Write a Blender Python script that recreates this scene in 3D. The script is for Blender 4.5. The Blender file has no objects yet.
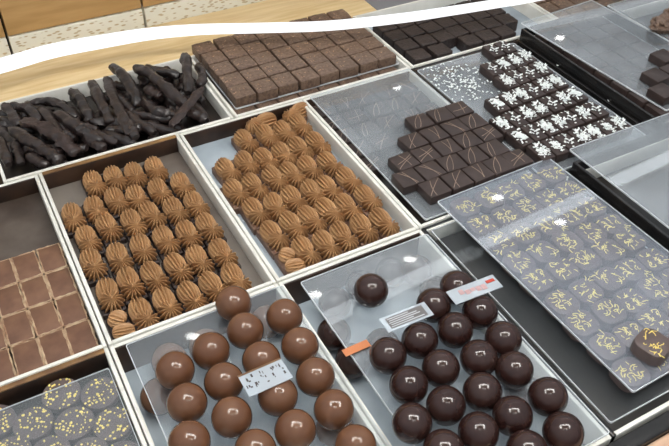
import bpy, bmesh, math, random
from mathutils import Vector, Matrix, noise
rnd = random.Random(7)
S = bpy.context.scene
COL = S.collection

# ------------------------------------------------------------------ camera
cd = bpy.data.cameras.new('camera'); cam = bpy.data.objects.new('camera', cd); COL.objects.link(cam)
cd.sensor_fit = 'HORIZONTAL'; cd.sensor_width = 36.0
cd.lens = 748.41 / 669.0 * 36.0
cd.clip_start = 0.02; cd.clip_end = 60
RIGHT = Vector((0.8765222277, -0.4810087168, 0.0184227768))
DOWN = Vector((-0.3125010713, -0.5977340701, -0.7382797996))
FWD = Vector((0.3661309403, 0.6413615173, -0.6742429375))
mm = Matrix.Identity(4)
for i in range(3):
    mm[i][0] = RIGHT[i]; mm[i][1] = -DOWN[i]; mm[i][2] = -FWD[i]
mm[0][3], mm[1][3], mm[2][3] = -0.0396, -0.8828, 0.6411
cam.matrix_world = mm
S.camera = cam

# ------------------------------------------------------------------ world, exposure
S.view_settings.view_transform = 'Standard'; S.view_settings.look = 'None'
S.view_settings.gamma = 1.0; S.view_settings.exposure = 0.32; S.view_settings.use_curve_mapping = False
W = bpy.data.worlds.new('shop_surroundings'); S.world = W; W.use_nodes = True
nt = W.node_tree
bg = nt.nodes['Background']
tc = nt.nodes.new('ShaderNodeTexCoord'); sp = nt.nodes.new('ShaderNodeSeparateXYZ'); rp = nt.nodes.new('ShaderNodeValToRGB')
nt.links.new(tc.outputs['Generated'], sp.inputs[0]); nt.links.new(sp.outputs['Z'], rp.inputs[0]); nt.links.new(rp.outputs[0], bg.inputs[0])
rp.color_ramp.elements[0].position = 0.0; rp.color_ramp.elements[0].color = (0.20, 0.19, 0.18, 1)
rp.color_ramp.elements[1].position = 1.0; rp.color_ramp.elements[1].color = (0.92, 0.97, 1.0, 1)
e = rp.color_ramp.elements.new(0.35); e.color = (0.50, 0.54, 0.58, 1)
bg.inputs[1].default_value = 0.72

# ------------------------------------------------------------------ helpers
def tag(o, label, cat, group=None, kind=None):
    if label: o['label'] = label
    if cat: o['category'] = cat
    if group: o['group'] = group
    if kind: o['kind'] = kind
    return o

def link(name, me, mats, parent=None, loc=None, rot=None):
    o = bpy.data.objects.new(name, me); COL.objects.link(o)
    if mats is not None:
        for m in (mats if isinstance(mats, (list, tuple)) else [mats]): me.materials.append(m)
    if parent is not None: o.parent = parent
    if loc is not None: o.location = loc
    if rot is not None: o.rotation_euler = rot
    return o

def empty(name, loc, rot=(0, 0, 0)):
    o = bpy.data.objects.new(name, None); COL.objects.link(o); o.location = loc; o.rotation_euler = rot
    o.empty_display_size = 0.01
    return o

def copy_tree(o, loc, rot=None):
    c = o.copy(); COL.objects.link(c); c.location = loc
    if rot is not None: c.rotation_euler = rot
    for ch in list(o.children):
        d = ch.copy(); COL.objects.link(d); d.parent = c
    for k in ('label', 'group'):
        if k in c: del c[k]
    return c

def to_mesh(bm, name, smooth=False, angle=None):
    bmesh.ops.recalc_face_normals(bm, faces=bm.faces)
    me = bpy.data.meshes.new(name); bm.to_mesh(me); bm.free()
    if smooth:
        for p in me.polygons: p.use_smooth = True
        if angle is not None: me.set_sharp_from_angle(angle=angle)
    return me

def add_box(bm, x0, x1, y0, y1, z0, z1, bevel=0.0, seg=2):
    t = bmesh.new()
    bmesh.ops.create_cube(t, size=1.0)
    for v in t.verts:
        v.co = Vector(((x0 + x1) / 2 + v.co.x * (x1 - x0), (y0 + y1) / 2 + v.co.y * (y1 - y0), (z0 + z1) / 2 + v.co.z * (z1 - z0)))
    if bevel > 0:
        bmesh.ops.bevel(t, geom=list(t.edges), offset=bevel, segments=seg, profile=0.5, affect='EDGES')
    m = bpy.data.meshes.new('tmp'); t.to_mesh(m); t.free(); bm.from_mesh(m); bpy.data.meshes.remove(m)

def box_mesh(name, x0, x1, y0, y1, z0, z1, bevel=0.0, seg=2, smooth=True):
    bm = bmesh.new(); add_box(bm, x0, x1, y0, y1, z0, z1, bevel, seg)
    return to_mesh(bm, name, smooth and bevel > 0, math.radians(50))

def add_tube(bm, pts, rad, n=6, flat=1.0, closed_caps=True, jit=0.0, r=None):
    rings = []
    N = len(pts)
    for i, p in enumerate(pts):
        p = Vector(p)
        t = (Vector(pts[min(i + 1, N - 1)]) - Vector(pts[max(i - 1, 0)])).normalized()
        up = Vector((0, 0, 1)) if abs(t.z) < 0.95 else Vector((1, 0, 0))
        a = t.cross(up).normalized(); b = a.cross(t).normalized()
        ri = rad[i] if isinstance(rad, (list, tuple)) else rad
        ring = []
        for k in range(n):
            th = 2 * math.pi * k / n
            q = ri * (1 + (r.uniform(-jit, jit) if r else 0))
            ring.append(bm.verts.new(p + a * math.cos(th) * q + b * math.sin(th) * q * flat))
        rings.append(ring)
    for A, B in zip(rings, rings[1:]):
        for k in range(n): bm.faces.new((A[k], A[(k + 1) % n], B[(k + 1) % n], B[k]))
    if closed_caps:
        bm.faces.new(rings[0]); bm.faces.new(rings[-1])

ORD = ['zeroth', 'first', 'second', 'third', 'fourth', 'fifth', 'sixth', 'seventh', 'eighth', 'ninth', 'tenth', 'eleventh', 'twelfth']

# ------------------------------------------------------------------ materials
def srgb(r, g, b):
    f = lambda c: (c / 255 / 12.92) if c / 255 <= 0.04045 else ((c / 255 + 0.055) / 1.055) ** 2.4
    return (f(r), f(g), f(b), 1)

def mat(name, col, rough=0.5, col2=None, scale=60, bump=0.0, bscale=200, spec=0.5, coat=0.0, detail=4, contrast=(0.35, 0.65), metallic=0.0, rand=0.0):
    m = bpy.data.materials.new(name); m.use_nodes = True
    n = m.node_tree; b = n.nodes['Principled BSDF']
    b.inputs['Base Color'].default_value = col; b.inputs['Roughness'].default_value = rough
    b.inputs['Specular IOR Level'].default_value = spec; b.inputs['Coat Weight'].default_value = coat; b.inputs['Coat Roughness'].default_value = 0.1
    b.inputs['Metallic'].default_value = metallic
    vec = None
    if col2 is not None or bump > 0:
        t = n.nodes.new('ShaderNodeTexCoord'); oi = n.nodes.new('ShaderNodeObjectInfo')
        ad = n.nodes.new('ShaderNodeVectorMath'); ad.operation = 'MULTIPLY_ADD'
        cm = n.nodes.new('ShaderNodeCombineXYZ')
        for k in range(3): n.links.new(oi.outputs['Random'], cm.inputs[k])
        n.links.new(cm.outputs[0], ad.inputs[0]); ad.inputs[1].default_value = (3.7, 5.1, 2.3); n.links.new(t.outputs['Object'], ad.inputs[2])
        vec = ad.outputs[0]
    last = None
    if col2 is not None:
        nz = n.nodes.new('ShaderNodeTexNoise'); nz.inputs['Scale'].default_value = scale; nz.inputs['Detail'].default_value = detail
        n.links.new(vec, nz.inputs['Vector'])
        cr = n.nodes.new('ShaderNodeValToRGB')
        cr.color_ramp.elements[0].position = contrast[0]; cr.color_ramp.elements[0].color = col
        cr.color_ramp.elements[1].position = contrast[1]; cr.color_ramp.elements[1].color = col2
        n.links.new(nz.outputs['Fac'], cr.inputs[0]); last = cr.outputs[0]
        n.links.new(last, b.inputs['Base Color'])
    if rand > 0 and last is not None:
        hs = n.nodes.new('ShaderNodeHueSaturation'); mr = n.nodes.new('ShaderNodeMapRange')
        n.links.new(oi.outputs['Random'], mr.inputs[0]); mr.inputs[3].default_value = 1 - rand; mr.inputs[4].default_value = 1 + rand
        n.links.new(mr.outputs[0], hs.inputs['Value']); n.links.new(last, hs.inputs['Color']); n.links.new(hs.outputs[0], b.inputs['Base Color'])
    if bump > 0:
        nz2 = n.nodes.new('ShaderNodeTexNoise'); nz2.inputs['Scale'].default_value = bscale; nz2.inputs['Detail'].default_value = 3
        n.links.new(vec, nz2.inputs['Vector'])
        bp = n.nodes.new('ShaderNodeBump'); bp.inputs['Strength'].default_value = bump; bp.inputs['Distance'].default_value = 0.002
        n.links.new(nz2.outputs['Fac'], bp.inputs['Height']); n.links.new(bp.outputs[0], b.inputs['Normal'])
    return m

def acrylic(name, haze=0.10, hazecol=(0.80, 0.86, 0.92, 1), refl=1.0, rough=0.03, smear=0.0, scale=9):
    """clear acrylic sheet: fresnel reflection over straight transmission, with a diffuse haze for dust, scuffs and painted-in ceiling reflection"""
    m = bpy.data.materials.new(name); m.use_nodes = True
    n = m.node_tree; n.nodes.remove(n.nodes['Principled BSDF']); out = n.nodes['Material Output']
    tr = n.nodes.new('ShaderNodeBsdfTransparent'); tr.inputs[0].default_value = (0.97, 0.985, 0.99, 1)
    df = n.nodes.new('ShaderNodeBsdfDiffuse'); df.inputs[0].default_value = hazecol  # diffuse haze colour also paints in the milky ceiling reflection
    gl = n.nodes.new('ShaderNodeBsdfGlossy'); gl.inputs['Roughness'].default_value = rough
    fr = n.nodes.new('ShaderNodeFresnel'); fr.inputs['IOR'].default_value = 1.49
    ge = n.nodes.new('ShaderNodeNewGeometry')
    # the inner side of the sheet reflects like the outer one
    inv = n.nodes.new('ShaderNodeMapRange'); n.links.new(ge.outputs['Backfacing'], inv.inputs[0]); inv.inputs[3].default_value = 1.49; inv.inputs[4].default_value = 1.0 / 1.49
    n.links.new(inv.outputs[0], fr.inputs['IOR'])
    fr2 = n.nodes.new('ShaderNodeMath'); fr2.operation = 'MULTIPLY'; fr2.inputs[1].default_value = refl; fr2.use_clamp = True
    n.links.new(fr.outputs[0], fr2.inputs[0])
    mn = n.nodes.new('ShaderNodeMath'); mn.operation = 'MINIMUM'; mn.inputs[1].default_value = 0.5; n.links.new(fr2.outputs[0], mn.inputs[0])
    m1 = n.nodes.new('ShaderNodeMixShader'); m2 = n.nodes.new('ShaderNodeMixShader')
    n.links.new(tr.outputs[0], m1.inputs[1]); n.links.new(df.outputs[0], m1.inputs[2])
    t = n.nodes.new('ShaderNodeTexCoord'); nz = n.nodes.new('ShaderNodeTexNoise'); nz.inputs['Scale'].default_value = scale; nz.inputs['Detail'].default_value = 3; nz.inputs['Distortion'].default_value = 0.6
    n.links.new(t.outputs['Object'], nz.inputs['Vector'])
    mr = n.nodes.new('ShaderNodeMapRange'); mr.inputs[1].default_value = 0.35; mr.inputs[2].default_value = 0.7
    mr.inputs[3].default_value = haze * (1 - smear); mr.inputs[4].default_value = haze * (1 + smear)
    n.links.new(nz.outputs['Fac'], mr.inputs[0]); n.links.new(mr.outputs[0], m1.inputs[0])
    n.links.new(m1.outputs[0], m2.inputs[1]); n.links.new(gl.outputs[0], m2.inputs[2]); n.links.new(mn.outputs[0], m2.inputs[0])
    n.links.new(m2.outputs[0], out.inputs[0])
    return m

def glow(name, col, strength):
    m = bpy.data.materials.new(name); m.use_nodes = True
    n = m.node_tree; n.nodes.remove(n.nodes['Principled BSDF']); em = n.nodes.new('ShaderNodeEmission')
    em.inputs[0].default_value = col; em.inputs[1].default_value = strength
    n.links.new(em.outputs[0], n.nodes['Material Output'].inputs[0]); return m

M = {}
M['white'] = mat('white_plastic', srgb(226, 224, 216), 0.35, srgb(206, 202, 192), 25, contrast=(0.45, 0.8))
M['black'] = mat('black_plastic', srgb(20, 20, 21), 0.25, srgb(34, 32, 31), 18)
M['trayfloor'] = mat('grey_tray_floor', srgb(116, 108, 100), 0.35, srgb(84, 72, 64), 14, contrast=(0.42, 0.75))
M['darkfloor'] = mat('stained_tray_floor', srgb(88, 78, 70), 0.35, srgb(58, 47, 40), 18)
M['blackfloor'] = mat('dark_tray_floor', srgb(44, 38, 34), 0.3, srgb(27, 23, 21), 14)
M['cocoafloor'] = mat('cocoa_dusted_floor', srgb(42, 36, 31), 0.5, srgb(24, 21, 18), 14)
M['paper'] = mat('pale_liner', srgb(172, 182, 190), 0.4, srgb(140, 150, 158), 12)
M['brownwall'] = mat('brown_stained_wall', srgb(64, 42, 27), 0.5, srgb(38, 25, 18), 26)
M['ochre'] = mat('ochre_edge', srgb(140, 104, 58), 0.5, srgb(98, 66, 36), 40)
M['milk'] = mat('milk_chocolate', srgb(106, 74, 54), 0.14, srgb(98, 64, 44), 30, spec=0.5, bump=0.04, bscale=400)
M['dark'] = mat('dark_chocolate', srgb(54, 36, 32), 0.13, srgb(44, 25, 22), 30, spec=0.5, bump=0.04, bscale=400)
M['bar'] = mat('knobbly_milk_chocolate', srgb(118, 96, 80), 0.5, srgb(88, 68, 56), 220, bump=0.5, bscale=260, rand=0.06)
M['nut'] = mat('nut_crumbs', srgb(172, 140, 112), 0.6)
M['darkbar'] = mat('bumpy_dark_chocolate', srgb(56, 45, 42), 0.5, srgb(38, 30, 28), 220, bump=0.6, bscale=260, rand=0.08)
M['square'] = mat('smooth_dark_chocolate', srgb(62, 50, 47), 0.42, srgb(53, 42, 39), 60, spec=0.4, rand=0.05)
M['drizzle'] = mat('caramel_drizzle', srgb(142, 122, 106), 0.5)
M['coco'] = mat('coconut_flakes', srgb(236, 240, 238), 0.6)
M['goldfleck'] = mat('gold_flecks', srgb(242, 218, 120), 0.4)
M['pipe'] = mat('piped_milk_cream', srgb(176, 136, 94), 0.5, srgb(160, 119, 79), 60, bump=0.08, bscale=300, rand=0.05)
M['base'] = mat('dark_praline_base', srgb(52, 39, 36), 0.45, srgb(38, 29, 27), 90)
M['nougat'] = mat('nougat_praline_base', srgb(118, 90, 74), 0.5, srgb(96, 70, 56), 90)
M['soft'] = mat('soft_brown_praline', srgb(118, 84, 62), 0.42, srgb(98, 66, 48), 45)
M['seam'] = mat('pale_praline_edge', srgb(186, 162, 132), 0.5, srgb(138, 102, 76), 90)
M['peel'] = mat('chocolate_dipped_peel', srgb(33, 27, 26), 0.32, srgb(47, 36, 33), 90, bump=0.5, bscale=120, rand=0.25)
M['peelbrown'] = mat('chocolate_dipped_brown_peel', srgb(54, 38, 33), 0.45, srgb(38, 28, 26), 90, bump=0.5, bscale=140)
M['sheet'] = acrylic('clear_acrylic', 0.075, smear=0.3)
M['sheet_disc'] = acrylic('thin_acrylic', 0.045)
M['sheet_clean'] = acrylic('clean_acrylic', 0.012, refl=0.35)
M['sheet_lid'] = acrylic('lid_acrylic', 0.10, (0.70, 0.77, 0.91, 1), smear=0.3)
M['sheet_scuff_sheen'] = acrylic('scuff_sheen_acrylic', 0.14, smear=0.35)
M['sheet_dust_sheen'] = acrylic('dust_sheen_acrylic', 0.12, smear=0.4)
M['sheetedge'] = acrylic('polished_edge_glow', 0.6, (0.93, 0.97, 1, 1))  # whitish film painted in for the glow of light piped to the edges
M['lamp'] = glow('lamp_glow', (1, 0.98, 0.95, 1), 13.0)
M['panel'] = glow('strip_glow', (0.92, 0.97, 1, 1), 3.2)
M['frame'] = glow('frame_glow', (1, 0.98, 0.95, 1), 33.0)
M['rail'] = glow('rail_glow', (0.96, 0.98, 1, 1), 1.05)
M['card'] = acrylic('card_reflection', 0.42, (0.72, 0.78, 0.84, 1))  # pale film standing in for cards mirrored in the front glass
M['ink'] = mat('dark_ink', srgb(52, 40, 38), 0.5)
M['pinkink'] = mat('pink_ink', srgb(176, 140, 140), 0.5)
M['greyink'] = mat('grey_print', srgb(96, 92, 92), 0.5)
M['ink2'] = mat('pale_print', srgb(176, 178, 182), 0.5)
M['redink'] = mat('red_ink', srgb(176, 60, 44), 0.5)
M['orange'] = mat('orange_reflection', srgb(196, 120, 74), 0.5)
M['metalgrey'] = mat('grey_enamel', srgb(120, 120, 124), 0.4)

def wood(name, c1, c2, sx=3.0, sy=60.0, rough=0.45):
    m = bpy.data.materials.new(name); m.use_nodes = True
    n = m.node_tree; b = n.nodes['Principled BSDF']; b.inputs['Roughness'].default_value = rough
    t = n.nodes.new('ShaderNodeTexCoord'); mp = n.nodes.new('ShaderNodeMapping'); mp.inputs['Scale'].default_value = (sx, sy, sy)
    nz = n.nodes.new('ShaderNodeTexNoise'); nz.inputs['Scale'].default_value = 2.0; nz.inputs['Detail'].default_value = 6
    cr = n.nodes.new('ShaderNodeValToRGB'); cr.color_ramp.elements[0].position = 0.35; cr.color_ramp.elements[0].color = c1; cr.color_ramp.elements[1].position = 0.7; cr.color_ramp.elements[1].color = c2
    n.links.new(t.outputs['Object'], mp.inputs[0]); n.links.new(mp.outputs[0], nz.inputs['Vector']); n.links.new(nz.outputs['Fac'], cr.inputs[0]); n.links.new(cr.outputs[0], b.inputs['Base Color'])
    return m
M['oak'] = wood('light_oak', srgb(206, 178, 128), srgb(226, 202, 158), 6, 60)
M['panelwood'] = wood('honey_wood', srgb(172, 136, 86), srgb(190, 154, 104), 5, 40)
M['pinkwood'] = wood('pinkish_wood', srgb(186, 150, 126), srgb(208, 176, 150), 6, 60)

def dashed(name):
    m = bpy.data.materials.new(name); m.use_nodes = True
    n = m.node_tree; b = n.nodes['Principled BSDF']; b.inputs['Roughness'].default_value = 0.4
    t = n.nodes.new('ShaderNodeTexCoord'); mp = n.nodes.new('ShaderNodeMapping'); mp.inputs['Scale'].default_value = (75, 210, 210)
    vo = n.nodes.new('ShaderNodeTexVoronoi'); vo.inputs['Scale'].default_value = 1.0
    cr = n.nodes.new('ShaderNodeValToRGB'); cr.color_ramp.interpolation = 'EASE'
    cr.color_ramp.elements[0].position = 0.22; cr.color_ramp.elements[0].color = srgb(176, 158, 124)
    cr.color_ramp.elements[1].position = 0.40; cr.color_ramp.elements[1].color = srgb(218, 214, 198)
    n.links.new(t.outputs['Object'], mp.inputs[0]); n.links.new(mp.outputs[0], vo.inputs['Vector']); n.links.new(vo.outputs['Distance'], cr.inputs[0]); n.links.new(cr.outputs[0], b.inputs['Base Color'])
    return m
M['plinth'] = dashed('pale_flecked_stone')

# ------------------------------------------------------------------ setting
FZ = -0.95
o = link('floor', box_mesh('floor', -3, 5, -3, 4, FZ - 0.05, FZ), M['plinth']); tag(o, None, None, kind='structure')
# back wall: wooden boards over a pale flecked plinth, dark joints between them
tag(link('wall_back', box_mesh('wall_back', -1.2, 2.6, 0.375, 0.40, FZ, 0.30), M['black']), None, None, kind='structure')
xs = [-0.66, -0.313, 0.034, 0.262, 0.60, 0.94, 1.28, 1.62]
for i in range(len(xs) - 1):
    a, b = xs[i] + 0.002, xs[i + 1] - 0.002
    t_ = link('trim_%d' % (i + 1), box_mesh('wall_board', a, b, 0.338, 0.373, 0.033, 0.29, 0.001), M['panelwood']); tag(t_, None, None, kind='structure')
    p_ = link('plinth', box_mesh('plinth', a, b, 0.336, 0.373, -0.05, 0.031, 0.001), M['plinth'], parent=t_)

# display counter
ctr = empty('display_counter', (0, 0, FZ)); tag(ctr, 'long display counter with black deck, light oak back shelf and pinkish wood front ledge', 'counter')
def cpart(name, x0, x1, y0, y1, z0, z1, m, bev=0.0015):
    return link(name, box_mesh(name, x0, x1, y0, y1, z0 - FZ, z1 - FZ, bev), m, parent=ctr)
cpart('cabinet_body', -0.62, 1.75, -0.75, 0.33, FZ, -0.072, M['panelwood'])
cpart('deck', -0.62, 1.75, -0.672, 0.215, -0.071, -0.050, M['black'])
cpart('back_shelf', -0.62, 0.662, 0.203, 0.335, -0.049, -0.002, M['oak'])
cpart('back_shelf_end', 0.664, 1.75, 0.203, 0.335, -0.049, -0.004, M['metalgrey'])
cpart('front_rail', -0.62, 1.75, -0.6895, -0.6725, -0.071, -0.001, M['black'], 0.003)
cpart('front_ledge', -0.62, 1.75, -0.78, -0.690, -0.071, -0.006, M['pinkwood'], 0.003)

# ------------------------------------------------------------------ lamps
def lamp_box(name, label, cx, cy, z, lx, ly, rz, m, cat='light', rod=True):
    r = empty(name, (cx, cy, z), (0, 0, rz)); tag(r, label, cat)
    link('housing', box_mesh('housing', -lx / 2 - .01, lx / 2 + .01, -ly / 2 - .01, ly / 2 + .01, 0.002, 0.05, 0.003), M['white'], parent=r)
    link('diffuser', box_mesh('diffuser', -lx / 2, lx / 2, -ly / 2, ly / 2, -0.004, 0.0015), m, parent=r)
    return r
ceil_z = 2.30
tag(link('ceiling', box_mesh('ceiling', 0.0, 0.01, 0, .01, 5.0, 5.01), M['white']), None, None, kind='structure') if False else None
lamp_box('strip_light', 'long white strip light hanging above the counter', 2.65, 1.30, 2.2, 4.4, 0.085, math.radians(3.0), M['panel'])
def disc_mesh(name, r, z0, z1, n=32):
    bm = bmesh.new(); bmesh.ops.create_cone(bm, cap_ends=True, segments=n, radius1=r, radius2=r, depth=z1 - z0, matrix=Matrix.Translation((0, 0, (z0 + z1) / 2)))
    return to_mesh(bm, name, True, math.radians(40))
spots = [(0.51, 1.423), (1.154, 1.389), (1.72, 1.375), (2.44, 1.545), (2.62, 1.21), (2.564, 2.854), (2.674, 2.03), (4.036, 2.829)]
for i, (x, y) in enumerate(spots):
    r = empty('ceiling_spotlight', (x, y, 2.2)); tag(r, 'small round white ceiling spotlight, mirrored in the clear sheets', 'light', 'ceiling spotlights')
    link('spot_housing', disc_mesh('spot_housing', 0.045, 0.002, 0.08), M['white'], parent=r)
    link('spot_lens', disc_mesh('spot_lens', 0.021, -0.004, 0.0015), M['lamp'], parent=r).scale = (1.6, 0.8, 1)
    r.rotation_euler.z = math.atan2(-0.481, 0.877)
# key lamp: a three-sided tube frame over the counter, seen as an arch in every truffle
kl = empty('tube_frame_light', (0.30, -0.62, 1.05), (0, 0, math.atan2(-0.481, 0.877))); tag(kl, 'arch-shaped white tube light hanging over the truffle trays', 'light')
for nm, (x0, x1, y0, y1) in (('light_tube', (-0.46, 0.46, 0.16, 0.20)), ('light_tube', (-0.46, -0.42, -0.22, 0.155)), ('light_tube', (0.42, 0.46, -0.22, 0.155))):
    link(nm, box_mesh(nm, x0, x1, y0, y1, -0.01, 0.03, 0.01), M['frame'], parent=kl)
for q in (-0.12, 0.12): link('bulb', disc_mesh('bulb', .028, -.01, .03), M['frame'], parent=kl, loc=(q, -.30, 0))
link('mount_plate', box_mesh('mount_plate', -0.48, 0.48, -0.36, 0.22, 0.0305, 0.05, 0.004), M['white'], parent=kl)

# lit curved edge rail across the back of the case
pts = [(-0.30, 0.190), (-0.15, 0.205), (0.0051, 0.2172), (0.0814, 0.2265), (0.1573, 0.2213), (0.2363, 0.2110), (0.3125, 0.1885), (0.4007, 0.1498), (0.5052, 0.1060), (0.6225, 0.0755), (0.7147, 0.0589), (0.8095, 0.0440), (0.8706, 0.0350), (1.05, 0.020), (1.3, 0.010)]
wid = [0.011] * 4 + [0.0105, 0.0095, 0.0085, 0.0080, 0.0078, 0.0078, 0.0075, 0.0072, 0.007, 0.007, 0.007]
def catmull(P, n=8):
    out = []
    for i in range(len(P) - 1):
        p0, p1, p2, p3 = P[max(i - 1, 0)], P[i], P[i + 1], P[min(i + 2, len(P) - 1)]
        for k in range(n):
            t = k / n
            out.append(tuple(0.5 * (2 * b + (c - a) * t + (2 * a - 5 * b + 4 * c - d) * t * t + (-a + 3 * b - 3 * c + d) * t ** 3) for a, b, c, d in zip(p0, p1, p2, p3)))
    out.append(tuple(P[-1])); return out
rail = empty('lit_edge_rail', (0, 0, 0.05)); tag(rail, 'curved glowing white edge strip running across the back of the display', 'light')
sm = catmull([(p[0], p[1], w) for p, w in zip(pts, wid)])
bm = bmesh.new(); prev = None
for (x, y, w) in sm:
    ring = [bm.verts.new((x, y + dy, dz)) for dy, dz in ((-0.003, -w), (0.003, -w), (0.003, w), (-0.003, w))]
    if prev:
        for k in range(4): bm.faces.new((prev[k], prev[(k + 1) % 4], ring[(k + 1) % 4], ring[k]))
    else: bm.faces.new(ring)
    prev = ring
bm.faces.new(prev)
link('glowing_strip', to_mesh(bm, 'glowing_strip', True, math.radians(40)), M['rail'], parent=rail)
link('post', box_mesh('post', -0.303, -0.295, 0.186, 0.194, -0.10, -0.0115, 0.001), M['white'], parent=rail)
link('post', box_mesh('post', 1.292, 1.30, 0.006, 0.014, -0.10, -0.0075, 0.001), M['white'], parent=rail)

# ------------------------------------------------------------------ trays
def tray(label, x0, x1, y0, y1, fz, rim='white', floor='trayfloor', back='white', backedge=None, th=0.0045, wh=0.05):
    g = 0.0008
    x0 += g; x1 -= g; y0 += g; y1 -= g
    r = empty('display_tray', ((x0 + x1) / 2, (y0 + y1) / 2, -0.05)); tag(r, label, 'tray')
    cx, cy = (x0 + x1) / 2, (y0 + y1) / 2
    hx, hy = (x1 - x0) / 2, (y1 - y0) / 2
    bz = 0.05 + fz
    link('tray_floor', box_mesh('tray_floor', -hx + th, hx - th, -hy + th, hy - th, 0.0, bz, 0), M[floor], parent=r)
    for s in (-1, 1):
        xa, xb = sorted((s * hx, s * (hx - th)))
        link('side_wall', box_mesh('side_wall', xa, xb, -hy, hy, 0, wh, 0.0008), M[rim], parent=r)
    link('end_wall', box_mesh('end_wall', -hx + th, hx - th, -hy, -hy + th, 0, wh, 0.0008), M[rim], parent=r)
    w = link('end_wall', box_mesh('end_wall', -hx + th, hx - th, hy - th, hy, 0, wh, 0.0008), M[rim], parent=r)
    if back != rim:
        link('wall_lining', box_mesh('wall_lining', -hx + th, hx - th, hy - th - 0.0022, hy - th, bz, 0.0495, 0.0004), M[back], parent=r)
        w['label'] = 'rear end wall behind a brown stained lining'
    if backedge:
        link('rim_edge', box_mesh('rim_edge', -hx + th, hx - th, hy - th - 0.002, hy, 0.0497, 0.0512, 0.0004), M[backedge], parent=r)
    return r

tray('white-rimmed tray heaped with dark chocolate orange peel', -0.045, 0.288, 0.002, 0.203, -0.025, floor='blackfloor')
tray('white-rimmed tray of knobbly milk chocolate blocks in two layers', 0.290, 0.604, 0.002, 0.203, -0.025, floor='darkfloor')
tray('white-rimmed tray of bumpy dark chocolate blocks behind the coconut chocolates', 0.606, 0.934, 0.002, 0.203, -0.025, floor='paper')
tray('tray of brown blocks at the back corner, behind the clear sheets', 0.937, 1.27, 0.002, 0.203, -0.025, floor='darkfloor')
tray('tray of flat brown squares with pale edges and a bare dark floor', -0.2, 0.0, -0.331, 0.0, -0.025, floor='darkfloor', back='brownwall')
tray('tray of piped pralines with an ochre-stained brown back wall', 0.0, 0.2, -0.331, 0.0, -0.025, floor='trayfloor', back='brownwall', backedge='ochre')
tray('tray of tightly packed piped pralines, beside the drizzled squares', 0.2, 0.4, -0.331, 0.0, -0.025, floor='paper', back='brownwall')
tray('tray under the sheet of drizzled dark squares', 0.4, 0.6, -0.331, 0.0, -0.025, floor='blackfloor', back='brownwall')
tray('black tray under the coconut topped chocolates', 0.6, 0.826, -0.331, 0.0, -0.025, rim='black', floor='blackfloor', back='brownwall')
tray('black tray under the raised sheet with four dark squares on top', 0.828, 1.028, -0.331, 0.0, -0.025, rim='black', floor='blackfloor', wh=0.0680)
tray('black tray in the far corner under the sheet with chocolate clusters', 1.03, 1.24, -0.331, 0.0, -0.025, rim='black', floor='blackfloor', wh=0.0680)
tray('tray of gold-dotted dark discs below the flat brown squares', -0.2, 0.0, -0.671, -0.332, -0.025, floor='blackfloor', back='brownwall', backedge='ochre')
tray('white tray holding the milk chocolate truffles', 0.0, 0.2, -0.671, -0.332, -0.044, floor='paper', back='brownwall')
tray('white tray holding the dark chocolate truffles', 0.2, 0.4, -0.671, -0.332, -0.044, floor='paper', back='brownwall')
gt = tray('white-fronted black tray under the gold-flecked squares', 0.4, 0.645, -0.671, -0.332, -0.025, rim='black', floor='cocoafloor')
[c for c in gt.children if c.name.startswith('end_wall')][0].data.materials[0] = M['white']
tray('black tray under the bare bluish sheet beside the gold-flecked squares', 0.647, 0.866, -0.671, -0.332, -0.025, rim='black', floor='blackfloor', wh=0.0680)

# ------------------------------------------------------------------ acrylic sheets
def sheet(label, cx, cy, z, lx, ly, rz=0.0, th=0.0022, m='sheet'):
    bm = bmesh.new()
    r = 0.003
    ring = []
    for sx, sy, a0 in ((1, 1, 0), (-1, 1, 90), (-1, -1, 180), (1, -1, 270)):
        for k in range(5):
            a = math.radians(a0 + 22.5 * k)
            ring.append((sx * (lx / 2 - r) + r * math.cos(a), sy * (ly / 2 - r) + r * math.sin(a)))
    lo = [bm.verts.new((x, y, 0)) for x, y in ring]; hi = [bm.verts.new((x, y, th)) for x, y in ring]
    n = len(ring); q = .0009
    inn = [bm.verts.new((x * (1 - 2 * q / lx), y * (1 - 2 * q / ly), th + .00015)) for x, y in ring]
    bm.faces.new(list(reversed(lo))); bm.faces.new(inn)
    for k in range(n):
        f = bm.faces.new((hi[k], hi[(k + 1) % n], inn[(k + 1) % n], inn[k])); f.material_index = 1
    for k in range(n):
        f = bm.faces.new((lo[k], lo[(k + 1) % n], hi[(k + 1) % n], hi[k])); f.material_index = 1
    me = to_mesh(bm, 'acrylic_sheet')
    o = link('acrylic_sheet', me, [M[m], M['sheetedge']], loc=(cx, cy, z), rot=(0, 0, rz))
    tag(o, label, 'acrylic sheet'); return o

sheet('clear sheet the milk chocolate truffles stand on', 0.1095, -0.503, 0.0003, 0.186, 0.325, m='sheet')
sheet('clear sheet the dark chocolate truffles stand on', 0.3115, -0.506, 0.0003, 0.178, 0.320, m='sheet_scuff_sheen')
sheet('scuffed clear sheet with a hazy sheen under the drizzled dark squares', 0.505, -0.163, 0.0003, 0.184, 0.322, m='sheet_dust_sheen')
sheet('clear sheet strewn with coconut under the coconut topped chocolates', 0.7085, -0.1665, -0.0022, 0.202, 0.315, m='sheet_scuff_sheen')
sheet('clear sheet between the two layers of knobbly milk chocolate blocks', 0.449, 0.111, -0.0055, 0.296, 0.168, m='sheet')
sheet('clear lid lying over the gold-flecked squares', 0.538, -0.4765, 0.0115, 0.192, 0.336, rz=math.radians(1.4), m='sheet_lid')
sheet('lower clear sheet stacked beneath the gold-flecked squares', 0.5215, -0.4985, -0.0037, 0.222, 0.317, m='sheet_clean')
sheet('raised grey sheet with four dark squares on its corner', 0.936, -0.140, 0.0185, 0.178, 0.318, rz=math.radians(-3.5) * -1, m='sheet_dust_sheen')
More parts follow.
